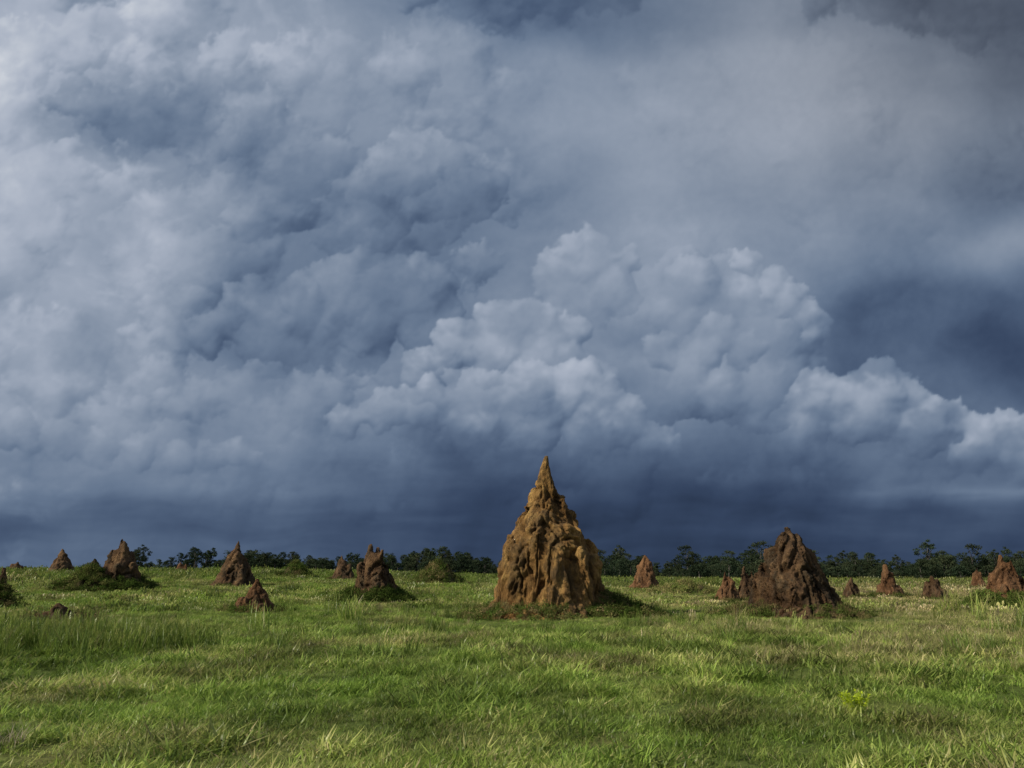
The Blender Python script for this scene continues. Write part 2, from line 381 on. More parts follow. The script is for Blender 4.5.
MOUNDS = []
def make_mound(name, X, Y, bv, bf, vox, seed, mat, disp=1.0, base_r=1.0, fs=1.0, ragged=0.2):
    MOUNDS.append((X, Y, base_r))
    me = bpy.data.meshes.new("tmp"); me.from_pydata(bv, [], bf)
    tmp = link(bpy.data.objects.new("tmp", me))
    md = tmp.modifiers.new("r", 'REMESH'); md.mode = 'VOXEL'; md.voxel_size = vox
    dg = bpy.context.evaluated_depsgraph_get()
    ev = bpy.data.meshes.new_from_object(tmp.evaluated_get(dg))
    bpy.data.objects.remove(tmp)
    ev.name = name
    n = len(ev.vertices)
    co = np.empty(n * 3, np.float32); ev.vertices.foreach_get("co", co); co = co.reshape(-1, 3)
    nr = np.empty(n * 3, np.float32); ev.vertices.foreach_get("normal", nr); nr = nr.reshape(-1, 3)
    rel = np.zeros(n, np.float32)
    off = Vector((seed * 7.7, seed * 3.1, seed * 1.9))
    for i in range(n):
        p = Vector((float(co[i, 0]), float(co[i, 1]), float(co[i, 2]))) / fs
        q = Vector((p.x, p.y, p.z * 0.36)) + off
        wv = noise.noise_vector(q * 1.1) * 0.5
        a = noise.fractal(q * 1.2 + wv, 0.8, 2.1, 6)
        rdg = abs(noise.noise(q * 1.5 + wv * 1.5)) * 2
        sel = noise.noise(q * 0.8 + Vector((9, 3, 1)))
        q2 = Vector((p.x, p.y, p.z * 0.6)) + off + wv * 0.9
        vd = noise.voronoi(q2 * (1.9 + 1.0 * sel))[0]
        pit = max(0.0, 1 - vd[0] / 0.40)
        lump = max(0.0, 0.45 - vd[0])
        r2 = abs(noise.noise(q2 * 3.1 + wv)) * 2
        d = 0.25 * a - 0.36 * max(0, 0.34 - rdg) * 1.5 - 0.13 * max(0, 0.3 - r2) * 1.5
        t = min(1.0, max(0.0, (sel + 0.12) / 0.24))
        d += t * (-0.28 * pit) + (1 - t) * (0.22 * lump)
        d += 0.06 * noise.noise(p * 5 + off)
        rel[i] = d
    d = rel * disp * fs
    top = co[:, 2].max()
    hf = np.clip((top - co[:, 2]) / (0.25 * top), ragged, 1)
    d = d * hf
    dn = nr.copy(); dn[:, 2] *= 0.5
    co2 = co + dn * d[:, None]
    ev.vertices.foreach_set("co", co2.astype(np.float32).ravel())
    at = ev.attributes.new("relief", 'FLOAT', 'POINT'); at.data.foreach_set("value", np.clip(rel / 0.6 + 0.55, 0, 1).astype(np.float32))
    ev.polygons.foreach_set("use_smooth", np.ones(len(ev.polygons), bool))
    ev.materials.clear(); ev.materials.append(mat); ev.update()
    ob = link(bpy.data.objects.new(name, ev)); ob.location = (X, Y, tz(X, Y))
    return ob

# the big mound
bv, bf = [], []
prof = [(-0.4, 2.15, 0.0), (0.0, 2.12, 0.0), (1.0, 1.98, -0.02), (2.0, 1.80, -0.02), (2.9, 1.56, 0.02), (3.6, 1.24, 0.0), (4.2, 0.86, 0.0), (4.8, 0.54, 0.03), (5.4, 0.32, -0.02), (5.9, 0.19, -0.05), (6.35, 0.07, 0.0)]
lathe(bv, bf, prof, 44, 2)
r_ = random.Random(9)
PZ = [z for z, _, _ in prof]; PR = [r for _, r, _ in prof]
for k in range(13):
    a = k / 13 * 2 * math.pi + r_.uniform(-0.2, 0.2)
    ht = r_.uniform(2.2, 4.5); rp = np.interp(ht, PZ, PR)
    base = Vector((math.cos(a) * 1.85, math.sin(a) * 1.85, -0.4)); tip = Vector((math.cos(a) * rp * 1.08, math.sin(a) * rp * 1.08, ht))
    cone(bv, bf, base, tip, r_.uniform(0.42, 0.60), 0.14, 0.5)
for k in range(9):
    a = r_.uniform(0, 6.28); ht = r_.uniform(4.0, 5.5); rp = np.interp(ht, PZ, PR)
    cone(bv, bf, Vector((math.cos(a) * 1.0, math.sin(a) * 1.0, 2.6)), Vector((math.cos(a) * rp * 1.1, math.sin(a) * rp * 1.1, ht)), 0.38, 0.10, 0.6, 12)
cone(bv, bf, Vector((0, 0, -0.4)), Vector((0, 0, 0.9)), 3.4, 1.9, 1.3, 36)
cone(bv, bf, Vector((1.9, 0.1, -0.4)), Vector((0.9, 0.1, 1.7)), 2.5, 0.6, 1.2, 24)
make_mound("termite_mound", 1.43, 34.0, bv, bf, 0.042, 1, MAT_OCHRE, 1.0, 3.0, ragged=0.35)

def generic(X, Y, wid, ht, mat, seed, spires=None, tall=1.0, name="termite_mound", p=0.85, core=0.8):
    """spires: list of (dx fraction of width, height fraction, radius fraction)"""
    r_ = random.Random(seed); bv, bf = [], []
    if spires is None:
        spires = [(r_.uniform(-0.12, 0.12), 1.0, 0.32)]
        for k in range(r_.randint(4, 7)):
            spires.append((r_.uniform(-0.3, 0.3), r_.uniform(0.45, 0.88), r_.uniform(0.14, 0.24)))
    cone(bv, bf, Vector((0, 0, -0.5)), Vector((0, 0, ht * core)), wid * 0.52, wid * 0.09, 0.9, 24)
    for (dx, hf, rf) in spires:
        dyy = r_.uniform(-0.2, 0.1) if hf < 0.97 else 0
        cone(bv, bf, Vector((dx * wid * 1.2, dyy * wid, -0.5)), Vector((dx * wid * 0.95 + r_.uniform(-.03, .03) * wid, dyy * wid * 0.6, hf * ht)), rf * wid, 0.02 * wid + 0.03, p, 16)
    for k in range(8):
        a = r_.uniform(0, 6.28); h2 = r_.uniform(0.2, 0.5) * ht
        cone(bv, bf, Vector((math.cos(a) * wid * 0.44, math.sin(a) * wid * 0.44, -0.5)), Vector((math.cos(a) * wid * 0.32, math.sin(a) * wid * 0.32, h2)), wid * 0.13, 0.05, 0.8, 12)
    cone(bv, bf, Vector((0, 0, -0.3)), Vector((0, 0, 0.25 * ht)), wid * 0.68, wid * 0.35, 1.3, 24)
    vox = max(0.05, Y / 850 * 1.25)
    fs = max(0.36, min(1.0, ht / 3.4))
    return make_mound(name, X, Y, bv, bf, vox, seed, mat, 1.0, wid * 0.6, fs, ragged=0.6)

def bx(px, Y): return (px - 512) / 851.0 * Y
generic(bx(791, 35), 35, 4.1, 3.6, MAT_BROWN, 22, [(-0.05, 1.0, 0.16), (0.04, 0.99, 0.16), (-0.12, 0.93, 0.16), (0.11, 0.88, 0.16), (0.2, 0.7, 0.16), (-0.2, 0.74, 0.16), (-0.33, 0.48, 0.14), (0.29, 0.46, 0.14), (0.0, 0.92, 0.24), (-0.27, 0.6, 0.13), (0.37, 0.25, 0.12)], p=0.8, core=0.92)
generic(bx(376, 46), 46, 2.9, 3.1, MAT_BROWN, 23, [(-0.15, 1.0, 0.15), (0.0, 0.95, 0.14), (0.12, 0.9, 0.15), (0.24, 0.68, 0.14), (-0.24, 0.68, 0.15), (-0.05, 0.85, 0.22)], p=0.6, core=0.84)
generic(bx(236, 62), 62, 3.2, 3.35, MAT_BROWN, 24, [(0.0, 1.0, 0.30), (-0.14, 0.7, 0.22), (0.18, 0.58, 0.2), (0.08, 0.8, 0.2)], p=0.9)
generic(bx(258, 37), 37, 2.0, 1.4, MAT_RUST, 25, [(0.0, 1.0, 0.36), (-0.2, 0.6, 0.22), (0.2, 0.55, 0.22)], p=0.95)
generic(bx(120, 58), 58, 3.2, 3.4, MAT_BROWN, 26, [(-0.05, 1.0, 0.17), (0.09, 0.93, 0.16), (-0.18, 0.78, 0.17), (0.2, 0.74, 0.16), (0.3, 0.52, 0.15)], p=0.65, core=0.84)
generic(bx(91, 57), 57, 2.8, 2.1, MAT_OLIVE, 27)
generic(bx(62, 90), 90, 2.8, 2.6, MAT_BROWN, 28)
generic(bx(16, 100), 100, 2.2, 1.2, MAT_BROWN, 29)
generic(bx(180, 100), 100, 2.0, 1.3, MAT_RUST, 30)
generic(bx(295, 80), 80, 2.6, 1.4, MAT_OLIVE, 31, name="overgrown_termite_mound")
generic(bx(343, 75), 75, 2.1, 2.1, MAT_BROWN, 32)
generic(bx(438, 72), 72, 3.4, 2.0, MAT_OLIVE, 33, name="overgrown_termite_mound")
generic(bx(645, 72), 72, 2.6, 2.95, MAT_RUST, 34, [(0.0, 1.0, 0.3), (-0.2, 0.7, 0.2), (0.2, 0.62, 0.2), (0.1, 0.85, 0.15)], p=0.8)
generic(bx(725, 48), 48, 1.4, 1.7, MAT_RUST, 35)
generic(bx(745, 50), 50, 1.5, 2.05, MAT_BROWN, 36)
generic(bx(849, 52), 52, 1.4, 1.3, MAT_BROWN, 37)
generic(bx(887, 54), 54, 1.9, 2.05, MAT_RUST, 38, [(-0.05, 1.0, 0.24), (0.14, 0.75, 0.2), (-0.2, 0.6, 0.18)], p=0.75)
generic(bx(933, 50), 50, 1.6, 1.45, MAT_BROWN, 39)
generic(bx(977, 74), 74, 1.5, 1.8, MAT_RUST, 40)
generic(bx(1003, 41), 41, 2.5, 2.5, MAT_RUST, 41, [(0.0, 1.0, 0.22), (0.15, 0.9, 0.2), (-0.15, 0.7, 0.18), (-0.3, 0.5, 0.16), (0.3, 0.6, 0.16)], p=0.7, core=0.82)
generic(bx(2, 40), 40, 1.2, 1.9, MAT_BROWN, 42)
generic(bx(682, 60), 60, 4.5, 0.7, MAT_OLIVE, 43, name="overgrown_termite_mound")
generic(bx(64, 29), 29, 2.0, 0.6, MAT_BROWN, 44, name="collapsed_termite_mound")

# ------------------------------------------------------------------ foliage materials
def leaf_mat(name, stops, trans=0.35, gloss=0.0):
    m, nt, out = new_mat(name)
    t = N(nt, 'ShaderNodeAttribute', attribute_type='INSTANCER', attribute_name="tint")
    s = N(nt, 'ShaderNodeAttribute', attribute_type='INSTANCER', attribute_name="shade")
    b = N(nt, 'ShaderNodeAttribute', attribute_type='GEOMETRY', attribute_name="bl")
    ad = N(nt, 'ShaderNodeMath', operation='ADD'); nt.links.new(t.outputs['Fac'], ad.inputs[0]); nt.links.new(b.outputs['Fac'], ad.inputs[1])
    r = ramp(nt, stops); nt.links.new(ad.outputs[0], r.inputs[0])
    mx = N(nt, 'ShaderNodeVectorMath', operation='SCALE'); nt.links.new(r.outputs[0], mx.inputs[0]); nt.links.new(s.outputs['Fac'], mx.inputs['Scale'])
    d = N(nt, 'ShaderNodeBsdfDiffuse'); tr = N(nt, 'ShaderNodeBsdfTranslucent'); ms = N(nt, 'ShaderNodeMixShader'); ms.inputs[0].default_value = trans
    nt.links.new(mx.outputs[0], d.inputs[0]); nt.links.new(mx.outputs[0], tr.inputs[0])
    nt.links.new(d.outputs[0], ms.inputs[1]); nt.links.new(tr.outputs[0], ms.inputs[2])
    last = ms
    if gloss:
        gl = N(nt, 'ShaderNodeBsdfGlossy'); gl.inputs['Roughness'].default_value = 0.4
        m2 = N(nt, 'ShaderNodeMixShader'); m2.inputs[0].default_value = gloss
        nt.links.new(ms.outputs[0], m2.inputs[1]); nt.links.new(gl.outputs[0], m2.inputs[2]); last = m2
    nt.links.new(last.outputs[0], out.inputs['Surface'])
    return m
GRASS = leaf_mat("grass_blades", [(0.0, (0.135, 0.215, 0.034)), (0.3, (0.22, 0.30, 0.058)), (0.6, (0.32, 0.33, 0.105)), (1.0, (0.46, 0.37, 0.21))], 0.38, 0.02)
WEED = leaf_mat("weed_leaves", [(0.0, (0.05, 0.09, 0.018)), (0.4, (0.09, 0.13, 0.028)), (0.7, (0.16, 0.155, 0.055)), (1.0, (0.24, 0.175, 0.09))], 0.25)

def tuft(name, nb, h, wd, spread, bend, seed, mat, seedhead=False):
    r_ = np.random.default_rng(seed); V = []; Q = []; T = []; BL = []
    for b in range(nb):
        a = r_.uniform(0, 2 * np.pi); rr = spread * np.sqrt(r_.uniform()); bxx, byy = rr * np.cos(a), rr * np.sin(a)
        d = r_.uniform(0, 2 * np.pi); hh = h * r_.uniform(0.45, 1.15); bn = bend * r_.uniform(0.2, 1.3) * hh; wv = wd * r_.uniform(0.6, 1.3)
        pa = d + np.pi / 2 + r_.uniform(-0.5, 0.5); px, py = np.cos(pa) * wv / 2, np.sin(pa) * wv / 2
        s = len(V); bl = r_.uniform(-0.22, 0.2) + (0.45 if r_.uniform() < 0.06 else 0)
        for j, t in enumerate((0, 0.4, 0.75)):
            cx_ = bxx + np.cos(d) * bn * t ** 2; cy_ = byy + np.sin(d) * bn * t ** 2; cz_ = hh * (t - 0.28 * min(bend, 1.2) * t ** 3) - 0.02
            k = (1, 0.9, 0.6)[j]
            V += [(cx_ - px * k, cy_ - py * k, cz_), (cx_ + px * k, cy_ + py * k, cz_)]; BL += [bl - 0.05 + 0.1 * t] * 2
        V.append((bxx + np.cos(d) * bn, byy + np.sin(d) * bn, hh * (1 - 0.28 * min(bend, 1.2)))); BL.append(bl + 0.05)
        Q += [(s, s + 1, s + 3, s + 2), (s + 2, s + 3, s + 5, s + 4)]; T.append((s + 4, s + 5, s + 6))
        if seedhead and r_.uniform() < 0.2:
            tx, ty, tzz = V[-1]
            for q in range(3):
                s = len(V); oz = q * 0.035 * h / 0.5
                V += [(tx - wv, ty, tzz - oz), (tx + wv, ty + wv * .3, tzz - oz + 0.01), (tx + wv * .2, ty + wv, tzz + 0.05 - oz)]; T.append((s, s + 1, s + 2)); BL += [0.25] * 3
    me = mesh_from_arrays(name, V, Q, T)
    at = me.attributes.new("bl", 'FLOAT', 'POINT'); at.data.foreach_set("value", np.array(BL, np.float32))
    me.materials.append(mat)
    return bpy.data.objects.new(name, me)

def leafclump(name, nl, R, hz, ls, seed, mat):
    r_ = np.random.default_rng(seed); V = []; Q = []; BL = []
    for i in range(nl):
        d = r_.normal(size=3); d /= np.linalg.norm(d); d[2] = abs(d[2]); rr = R * r_.uniform(0.35, 1.0)
        c = d * rr * np.array([1, 1, hz]); n = d + r_.normal(size=3) * 0.6; n /= np.linalg.norm(n)
        u = np.cross(n, r_.normal(size=3)); u /= np.linalg.norm(u); vv = np.cross(n, u); l = ls * r_.uniform(0.6, 1.4)
        s = len(V); V += [tuple(c - u * l), tuple(c + vv * l * 0.45), tuple(c + u * l), tuple(c - vv * l * 0.45)]; Q.append((s, s + 1, s + 2, s + 3)); BL += [r_.uniform(-0.2, 0.2)] * 4
    me = mesh_from_arrays(name, V, Q)
    at = me.attributes.new("bl", 'FLOAT', 'POINT'); at.data.foreach_set("value", np.array(BL, np.float32))
    me.materials.append(mat)
    return bpy.data.objects.new(name, me)

def scatter(name, col, pts, rotz, tilt, scl, idx, tint, shade):
    me = bpy.data.meshes.new(name); n = len(pts)
    me.vertices.add(n); me.vertices.foreach_set("co", np.asarray(pts, np.float32).ravel())
    rot = np.zeros((n, 3), np.float32); rot[:, 2] = rotz; rot[:, 0] = tilt[:, 0]; rot[:, 1] = tilt[:, 1]
    for nm, ty, arr in (("rot", 'FLOAT_VECTOR', rot), ("scl", 'FLOAT', scl), ("tint", 'FLOAT', tint), ("shade", 'FLOAT', shade)):
        a = me.attributes.new(nm, ty, 'POINT'); a.data.foreach_set("vector" if ty == 'FLOAT_VECTOR' else "value", np.asarray(arr, np.float32).ravel())
    a = me.attributes.new("idx", 'INT', 'POINT'); a.data.foreach_set("value", np.asarray(idx, np.int32))
    ob = link(bpy.data.objects.new(name, me))
    ng = bpy.data.node_groups.new(name + "_scatter", 'GeometryNodeTree')
    ng.interface.new_socket("Geometry", in_out='INPUT', socket_type='NodeSocketGeometry'); ng.interface.new_socket("Geometry", in_out='OUTPUT', socket_type='NodeSocketGeometry')
    gi = ng.nodes.new('NodeGroupInput'); go = ng.nodes.new('NodeGroupOutput')
    ip = ng.nodes.new('GeometryNodeInstanceOnPoints'); ci = ng.nodes.new('GeometryNodeCollectionInfo')
    ci.inputs['Collection'].default_value = col; ci.inputs['Separate Children'].default_value = True; ci.inputs['Reset Children'].default_value = True
    def na(nm, ty):
        q = ng.nodes.new('GeometryNodeInputNamedAttribute'); q.data_type = ty; q.inputs['Name'].default_value = nm; return q.outputs['Attribute']
    ip.inputs['Pick Instance'].default_value = True
    ng.links.new(gi.outputs[0], ip.inputs['Points']); ng.links.new(ci.outputs[0], ip.inputs['Instance'])
    ng.links.new(na("idx", 'INT'), ip.inputs['Instance Index'])
    e2r = ng.nodes.new('FunctionNodeEulerToRotation'); ng.links.new(na("rot", 'FLOAT_VECTOR'), e2r.inputs[0]); ng.links.new(e2r.outputs[0], ip.inputs['Rotation'])
    ng.links.new(na("scl", 'FLOAT'), ip.inputs['Scale']); ng.links.new(ip.outputs[0], go.inputs[0])
    md = ob.modifiers.new("scatter", 'NODES'); md.node_group = ng
    return ob

# ---- grass variants: 0-3 short, 4-6 medium, 7-9 tall with seed heads, 10-12 coarse distant
gc = bpy.data.collections.new("grass_tufts")
for i in range(4): gc.objects.link(tuft(f"tuft_{i:02d}", 22, 0.07, 0.009, 0.11, 1.4, i, GRASS))
for i in range(4, 7): gc.objects.link(tuft(f"tuft_{i:02d}", 20, 0.13, 0.012, 0.12, 1.2, i, GRASS))
for i in range(7, 10): gc.objects.link(tuft(f"tuft_{i:02d}", 30, 0.48, 0.011, 0.14, 0.45, i, GRASS, True))
for i in range(10, 13): gc.objects.link(tuft(f"tuft_{i:02d}", 30, 0.26, 0.03, 0.36, 0.9, i, GRASS, True))

P, S, I, T_, SH = [], [], [], [], []
def add_pts(x, y, s, i, t, sh):
    P.append(np.stack([x, y, terrain(x, y)], 1)); S.append(s); I.append(i); T_.append(t); SH.append(sh)
def field(x, y):
    """dryness and brightness patches of the pasture"""
    b = x / np.maximum(y, 1)
    dry = 0.24 + 0.34 * fbm(x / 3, y / 4.5, 5, 5, 0.65) + 0.24 * sstep(-0.05, 0.5, b) * sstep(9, 22, y) + 0.08 * sstep(25, 60, y) * sstep(-0.1, 0.3, b)
    dry = (dry + 0.08 * sstep(0.1, 0.5, b)) * (1 - 0.5 * sstep(60, 100, y))
    sh = 1.0 + 0.62 * fbm(x / 1.7, y / 2.6, 5, 15, 0.65)
    return np.clip(dry, 0, 0.8), np.clip(sh, 0.45, 1.55)
def ring(r0, r1, dens, kinds, s0, s1, half=0.70, jit=0.3, dim=1.0):
    n = int(half * (r1 * r1 - r0 * r0) * dens)
    r = np.sqrt(rng.uniform(r0 * r0, r1 * r1, n)); a = rng.uniform(-half, half, n)
    x = r * np.sin(a); y = r * np.cos(a)
    keep = np.ones(n, bool)
    low = np.ones(n)
    for (mx_, my_, br) in MOUNDS:
        dm = np.hypot(x - mx_, y - my_); keep &= dm > br * 0.9
        low = np.minimum(low, 0.5 + 0.5 * sstep(br, br + 4.0, np.hypot(x - mx_, (y - my_) * 0.6)))
    thin = fbm(x / 2.8, y / 2.8, 4, 45)
    keep &= ~((thin < -0.26) & (rng.uniform(size=n) < 0.6))
    x, y, low = x[keep], y[keep], low[keep]; n = len(x)
    clump = fbm(x / 1.1, y / 1.1, 3, 25); big = fbm(x / 5, y / 5, 3, 35)
    dry, sh = field(x, y)
    k = rng.integers(0, 1 << 20, n)
    idx = np.array(kinds[0])[k % len(kinds[0])]
    if len(kinds) > 1:
        up = (clump * 0.8 + big * 0.5 + rng.normal(0, 0.12, n)) > kinds[2]
        up &= low > 0.95
        idx = np.where(up, np.array(kinds[1])[k % len(kinds[1])], idx)
    s = rng.uniform(s0, s1, n) * (1 + 0.6 * clump) * low
    add_pts(x, y, s, idx, np.clip(dry + rng.normal(0, 0.10, n), 0, 1), dim * sh * rng.uniform(1 - jit, 1 + jit, n))
ring(5.0, 13, 165, [[0, 1, 2, 3], [4, 5, 6], 0.36], 0.75, 1.5, jit=0.4)
ring(13, 24, 75, [[0, 1, 2, 3, 4], [4, 5, 6], 0.22], 0.9, 1.7, jit=0.4)
ring(24, 40, 34, [[4, 5, 6], [7, 8, 9], 0.95], 0.9, 1.7)
ring(40, 75, 10, [[10, 11, 12]], 0.8, 1.3)
ring(75, 190, 1.7, [[10, 11, 12]], 1.3, 2.0, dim=0.72)
def drift(cx_, cy_, rx, ry, n, kinds, s0, s1, t0, t1, sh=1.0):
    x = cx_ + rng.normal(0, rx, n); y = cy_ + rng.normal(0, ry, n)
    add_pts(x, y, rng.uniform(s0, s1, n), np.array(kinds)[rng.integers(0, len(kinds), n)], rng.uniform(t0, t1, n), rng.uniform(0.75, 1.2, n) * sh)
n = 6500
r = np.sqrt(rng.uniform(15 ** 2, 45 ** 2, n)); a = rng.uniform(-0.2, 0.7, n); x = r * np.sin(a); y = r * np.cos(a)
kp = (fbm(x / 4, y / 4, 3, 65) + 0.9 * (a - 0.22)) > rng.uniform(-0.05, 0.6, n)
for (mx_, my_, br) in MOUNDS: kp &= np.hypot(x - mx_, (y - my_) * 0.5) > br * 1.2
x, y = x[kp], y[kp]; n = len(x)
add_pts(x, y, rng.uniform(0.35, 0.65, n), rng.integers(7, 10, n), rng.uniform(0.3, 0.75, n), rng.uniform(0.7, 1.05, n))
drift(-10.0, 17.6, 1.5, 1.0, 480, [7, 8, 9], 0.9, 1.5, 0.0, 0.3, 0.8)
drift(-7.8, 18.0, 0.5, 0.7, 120, [7, 8, 9], 0.8, 1.3, 0.0, 0.35, 0.9)
drift(bx(64, 28.5), 28.3, 0.8, 0.4, 90, [7, 8, 9], 0.4, 0.7, 0.85, 1.0, 0.45)
drift(3.1, 7.35, 0.55, 0.12, 16, [7, 8, 9], 0.35, 0.55, 0.1, 0.3, 1.1)
drift(-3.2, 9.5, 0.8, 0.5, 40, [4, 5, 6], 1.0, 1.4, 0.1, 0.3, 1.2)
for k in range(80):
    rr_ = math.sqrt(random.uniform(8 ** 2, 42 ** 2)); aa = random.uniform(-0.6, 0.6); tx_, ty_ = rr_ * math.sin(aa), rr_ * math.cos(aa)
    if min(math.hypot(tx_ - m_[0], (ty_ - m_[1]) * 0.6) - m_[2] for m_ in MOUNDS) < 0.8: continue
    drift(tx_, ty_, random.uniform(0.15, 0.5), random.uniform(0.1, 0.35), random.randint(6, 22), [4, 5, 6, 7] if rr_ > 14 else [4, 5, 6], 0.6, 1.2, 0.0, random.choice([0.2, 0.3, 0.8]), random.uniform(0.5, 1.0))
Pn = np.concatenate(P); n = len(Pn)
tl = rng.normal(0, 0.18, (n, 2))
scatter("grass", gc, Pn, rng.uniform(0, 6.28, n), tl, np.concatenate(S), np.concatenate(I), np.concatenate(T_), np.clip(np.concatenate(SH), 0.2, 1.8))
print("grass tufts", n)

# ---- weeds round the mound feet and over the overgrown ones
wc = bpy.data.collections.new("weed_clumps")
for i in range(4): wc.objects.link(leafclump(f"weed_{i}", 150, 0.36, 0.8, 0.042, 50 + i, WEED))
for i in range(4, 6): wc.objects.link(tuft(f"weed_{i}", 40, 0.45, 0.014, 0.18, 0.6, i, WEED))
pts, sc, ti, sh = [], [], [], []
def weeds(X, Y, r0, r1, n, s=1.0, t=(0.0, 0.5), ang=None, z=0.0, dark=1.0, heap=0.0):
    for i in range(n):
        a = random.uniform(*(ang or (0, 2 * math.pi))); u = random.random() ** 1.2; rr = (r0 + (r1 - r0) * u) * (1 + 0.12 * math.sin(3 * a + X) + 0.08 * math.sin(7 * a))
        x_, y_ = X + math.cos(a) * rr, Y + math.sin(a) * rr * 0.9
        pts.append((x_, y_, tz(x_, y_) - 0.05 + z + heap * (1 - u) * random.uniform(0.6, 1))); sc.append(s * random.uniform(0.4, 1.2)); ti.append(random.uniform(*t)); sh.append(random.uniform(0.6, 1.25) * dark)
weeds(1.43, 34.0, 2.0, 4.0, 560, 0.8, (0.1, 1.0), heap=0.6, dark=1.1)
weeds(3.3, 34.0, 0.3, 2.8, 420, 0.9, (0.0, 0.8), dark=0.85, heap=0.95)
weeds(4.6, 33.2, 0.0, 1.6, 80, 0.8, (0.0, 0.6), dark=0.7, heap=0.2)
weeds(bx(791, 35), 35, 1.6, 3.0, 380, 0.75, (0.2, 1.0), heap=0.5, dark=1.0)
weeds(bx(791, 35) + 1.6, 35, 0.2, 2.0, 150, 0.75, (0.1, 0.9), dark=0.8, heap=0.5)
weeds(bx(376, 46), 46, 1.0, 2.2, 280, 1.0, (0.0, 0.5), ang=(-3.4, 0.5), heap=0.8, dark=0.8)
weeds(bx(120, 58), 58, 1.2, 2.6, 220, 1.2, (0.1, 0.5), heap=0.9, dark=0.9)
weeds(bx(91, 57), 57, 0.3, 2.4, 260, 1.2, (0.1, 0.7), heap=1.7, dark=1.0)
weeds(bx(295, 80), 80, 0.0, 1.9, 120, 1.3, (0.1, 0.8), heap=1.4)
weeds(bx(438, 72), 72, 0.0, 2.2, 260, 1.3, (0.1, 0.9), heap=2.0, dark=1.1)
weeds(bx(682, 60), 60, 0.2, 3.0, 220, 1.1, (0.4, 0.8), heap=0.8, dark=1.5)
weeds(bx(1003, 41), 41, 0.9, 2.2, 220, 0.9, (0.2, 0.6), ang=(-3.6, -1.2), heap=0.8, dark=1.3)
weeds(bx(2, 40), 40, 0.1, 1.3, 160, 0.8, (0.1, 0.8), heap=1.4)
for (mx_, my_, br) in MOUNDS[2:]:
    weeds(mx_, my_, br * 0.75, br * 1.4, 50, 0.85, (0.1, 0.9), heap=0.25, dark=1.0)
n = len(pts)
scatter("weeds", wc, np.array(pts), rng.uniform(0, 6.28, n), rng.normal(0, 0.2, (n, 2)), np.array(sc), rng.integers(0, 6, n), np.array(ti), np.array(sh))

# ---- distant trees
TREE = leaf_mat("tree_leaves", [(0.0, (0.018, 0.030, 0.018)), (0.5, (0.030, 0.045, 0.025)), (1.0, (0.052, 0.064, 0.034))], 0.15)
m, nt, out = new_mat("bark"); bs = N(nt, 'ShaderNodeBsdfPrincipled'); nn = N(nt, 'ShaderNodeTexNoise'); nn.inputs['Scale'].default_value = 6
rr = ramp(nt, [(0.3, (0.04, 0.035, 0.03)), (0.7, (0.10, 0.09, 0.08))]); nt.links.new(nn.outputs['Fac'], rr.inputs[0]); nt.links.new(rr.outputs[0], bs.inputs['Base Color']); bs.inputs['Roughness'].default_value = 0.9; nt.links.new(bs.outputs[0], out.inputs['Surface'])
BARK = m
def tree(name, h, cw, seed, bare=0.35, ncl=26):
    r_ = random.Random(seed); q_ = np.random.default_rng(seed); bv, bf = [], []
    top = Vector((r_.uniform(-.3, .3), r_.uniform(-.3, .3), h * 0.8))
    cone(bv, bf, Vector((0, 0, -0.3)), top, 0.12, 0.03, 0.8, 7, 6)
    cl = []
    for k in range(ncl):
        t = r_.uniform(bare, 1.0); a = r_.uniform(0, 6.28); sp = cw * (math.sin(math.pi * min(1, (t - bare) / (1 - bare) * 0.8 + 0.15)) ** 0.7) * r_.uniform(0.2, 1.0)
        c = Vector((math.cos(a) * sp, math.sin(a) * sp, h * t)); cl.append((c, r_.uniform(0.25, 0.5) * cw * 0.75))
        if k % 3 == 0:
            st_ = Vector((0, 0, -0.3)).lerp(top, max(0.25, t - 0.25)); cone(bv, bf, st_, c, 0.05, 0.012, 1, 5, 2)
    nb = len(bf); V = list(bv); F = list(bf); BL = [0.0] * len(V)
    for (c, cr_) in cl:
        tone = r_.uniform(-0.25, 0.25)
        for i in range(55):
            d = q_.normal(size=3); d /= np.linalg.norm(d); p_ = np.array(c) + d * cr_ * q_.uniform(0.3, 1) * np.array([1.2, 1.2, 0.75])
            nn_ = d + q_.normal(size=3) * 0.7; nn_ /= np.linalg.norm(nn_); u = np.cross(nn_, q_.normal(size=3)); u /= np.linalg.norm(u); v_ = np.cross(nn_, u); l = q_.uniform(0.07, 0.17)
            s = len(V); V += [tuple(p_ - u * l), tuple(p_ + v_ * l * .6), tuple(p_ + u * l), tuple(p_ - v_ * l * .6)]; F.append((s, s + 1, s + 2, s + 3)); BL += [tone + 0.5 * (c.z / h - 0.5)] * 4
    me = bpy.data.meshes.new(name); me.from_pydata(V, [], F); me.materials.append(BARK); me.materials.append(TREE)
    mi = np.zeros(len(F), np.int32); mi[nb:] = 1; me.polygons.foreach_set("material_index", mi)
    at = me.attributes.new("bl", 'FLOAT', 'POINT'); at.data.foreach_set("value", np.array(BL, np.float32))
    return bpy.data.objects.new(name, me)
tcn = bpy.data.collections.new("tree_variants")
specs = [(5.2, 1.7, 0.25), (4.2, 2.0, 0.15), (6.2, 1.6, 0.4), (3.2, 1.9, 0.02), (2.6, 1.9, 0.0), (5.6, 2.3, 0.4), (4.6, 1.4, 0.25), (3.4, 2.1, 0.05)]
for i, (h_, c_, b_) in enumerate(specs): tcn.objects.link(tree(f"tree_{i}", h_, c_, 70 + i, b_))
pts, sc, ix = [], [], []
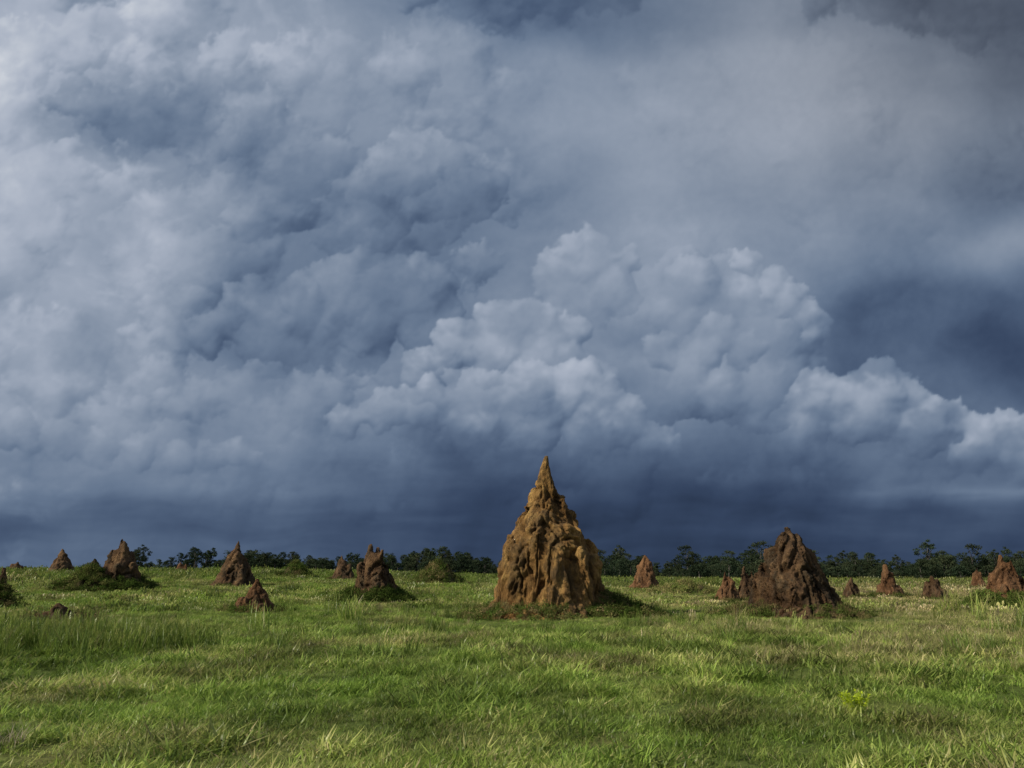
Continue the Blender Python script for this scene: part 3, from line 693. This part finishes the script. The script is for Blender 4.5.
def trow(px0, px1, Y, n, smin, smax, kinds):
    for i in range(n):
        px = random.uniform(px0, px1); y_ = Y + random.uniform(-14, 14); x_ = bx(px, y_)
        vary = 1 + 0.16 * math.sin(px * 0.031 + Y) + 0.1 * math.sin(px * 0.083 + Y * 2)
        pts.append((x_, y_, tz(x_, y_) - 0.1)); sc.append(random.uniform(smin, smax) * vary); ix.append(random.choice(kinds))
trow(560, 1150, 160, 150, 0.6, 1.0, [3, 4, 7, 3, 4, 1]); trow(560, 1150, 185, 190, 0.9, 1.2, [1, 3, 4, 7, 3])
trow(560, 1150, 210, 150, 0.85, 1.2, [0, 1, 2, 5, 6, 7]); trow(620, 1150, 180, 22, 0.9, 1.2, [2, 5, 0])
trow(230, 600, 195, 130, 0.7, 1.05, [3, 4, 7, 1]); trow(240, 600, 215, 130, 0.85, 1.2, [0, 1, 3, 7, 7, 6])
trow(120, 260, 220, 34, 0.6, 1.0, [1, 3, 4, 7]); trow(125, 215, 215, 12, 0.8, 1.15, [2, 5, 0, 6]); trow(-150, 130, 230, 44, 0.35, 0.65, [3, 4, 7])
n = len(pts)
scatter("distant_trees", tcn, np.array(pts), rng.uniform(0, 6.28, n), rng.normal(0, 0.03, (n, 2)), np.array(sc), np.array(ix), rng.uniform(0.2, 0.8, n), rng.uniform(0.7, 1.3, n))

# ---- small bright shrub in the field, built from stems and leaves
def real_leaf_mat(name, c0, c1):
    m, nt, out = new_mat(name); g = N(nt, 'ShaderNodeTexNoise'); g.inputs['Scale'].default_value = 30
    r = ramp(nt, [(0.3, c0), (0.7, c1)]); nt.links.new(g.outputs['Fac'], r.inputs[0])
    d = N(nt, 'ShaderNodeBsdfDiffuse'); t = N(nt, 'ShaderNodeBsdfTranslucent'); ms = N(nt, 'ShaderNodeMixShader'); ms.inputs[0].default_value = 0.35
    nt.links.new(r.outputs[0], d.inputs[0]); nt.links.new(r.outputs[0], t.inputs[0]); nt.links.new(d.outputs[0], ms.inputs[1]); nt.links.new(t.outputs[0], ms.inputs[2]); nt.links.new(ms.outputs[0], out.inputs[0])
    return m
BR = real_leaf_mat("lime_leaves", (0.40, 0.52, 0.03), (0.58, 0.66, 0.06))
V, F = [], []; q_ = np.random.default_rng(3)
for s_ in range(34):
    a = q_.uniform(0, 6.28); R_ = q_.uniform(0.02, 0.19); tip = np.array([math.cos(a) * R_, math.sin(a) * R_ * 0.7, q_.uniform(0.12, 0.22)])
    b0 = np.array([tip[0] * .3, tip[1] * .3, -0.08]); s = len(V); V += [tuple(b0 - [.002, 0, 0]), tuple(b0 + [.002, 0, 0]), tuple(tip + [.001, 0, 0]), tuple(tip - [.001, 0, 0])]; F.append((s, s + 1, s + 2, s + 3))
    for l_ in range(15):
        t = q_.uniform(0.55, 1.0); c = b0 + (tip - b0) * t; d = q_.normal(size=3); d[2] = abs(d[2]) * .4; d /= np.linalg.norm(d); w_ = np.cross(d, [0, 0, 1.0]); w_ /= np.linalg.norm(w_); ln = q_.uniform(0.025, 0.045)
        s = len(V); V += [tuple(c), tuple(c + d * ln * .5 + w_ * ln * .3), tuple(c + d * ln), tuple(c + d * ln * .5 - w_ * ln * .3)]; F.append((s, s + 1, s + 2, s + 3))
me = bpy.data.meshes.new("shrub"); me.from_pydata(V, [], F); me.materials.append(BR)
sx_, sy_ = 3.9, 10.0
ob = link(bpy.data.objects.new("shrub", me)); ob.location = (sx_, sy_, tz(sx_, sy_) + 0.06)

# dry pale grass tuft at the lower left
DR = real_leaf_mat("dry_straw", (0.30, 0.26, 0.18), (0.48, 0.42, 0.30))
d_ = tuft("dry_grass_tuft", 46, 0.24, 0.007, 0.12, 1.0, 99, DR); link(d_); d_.location = (-4.38, 7.75, tz(-4.38, 7.75) + 0.03)

# ------------------------------------------------------------------ camera
cd = bpy.data.cameras.new("camera"); cd.sensor_width = 36; cd.lens = 36 * FOC / 1024; cd.clip_start = 0.1; cd.clip_end = 12000
co_ = link(bpy.data.objects.new("camera", cd)); co_.location = (0, 0, CAM_H); co_.rotation_euler = (math.radians(90) + PITCH, 0, 0)
scene.camera = co_
scene.view_settings.view_transform = 'Standard'; scene.view_settings.look = 'None'; scene.view_settings.exposure = 0
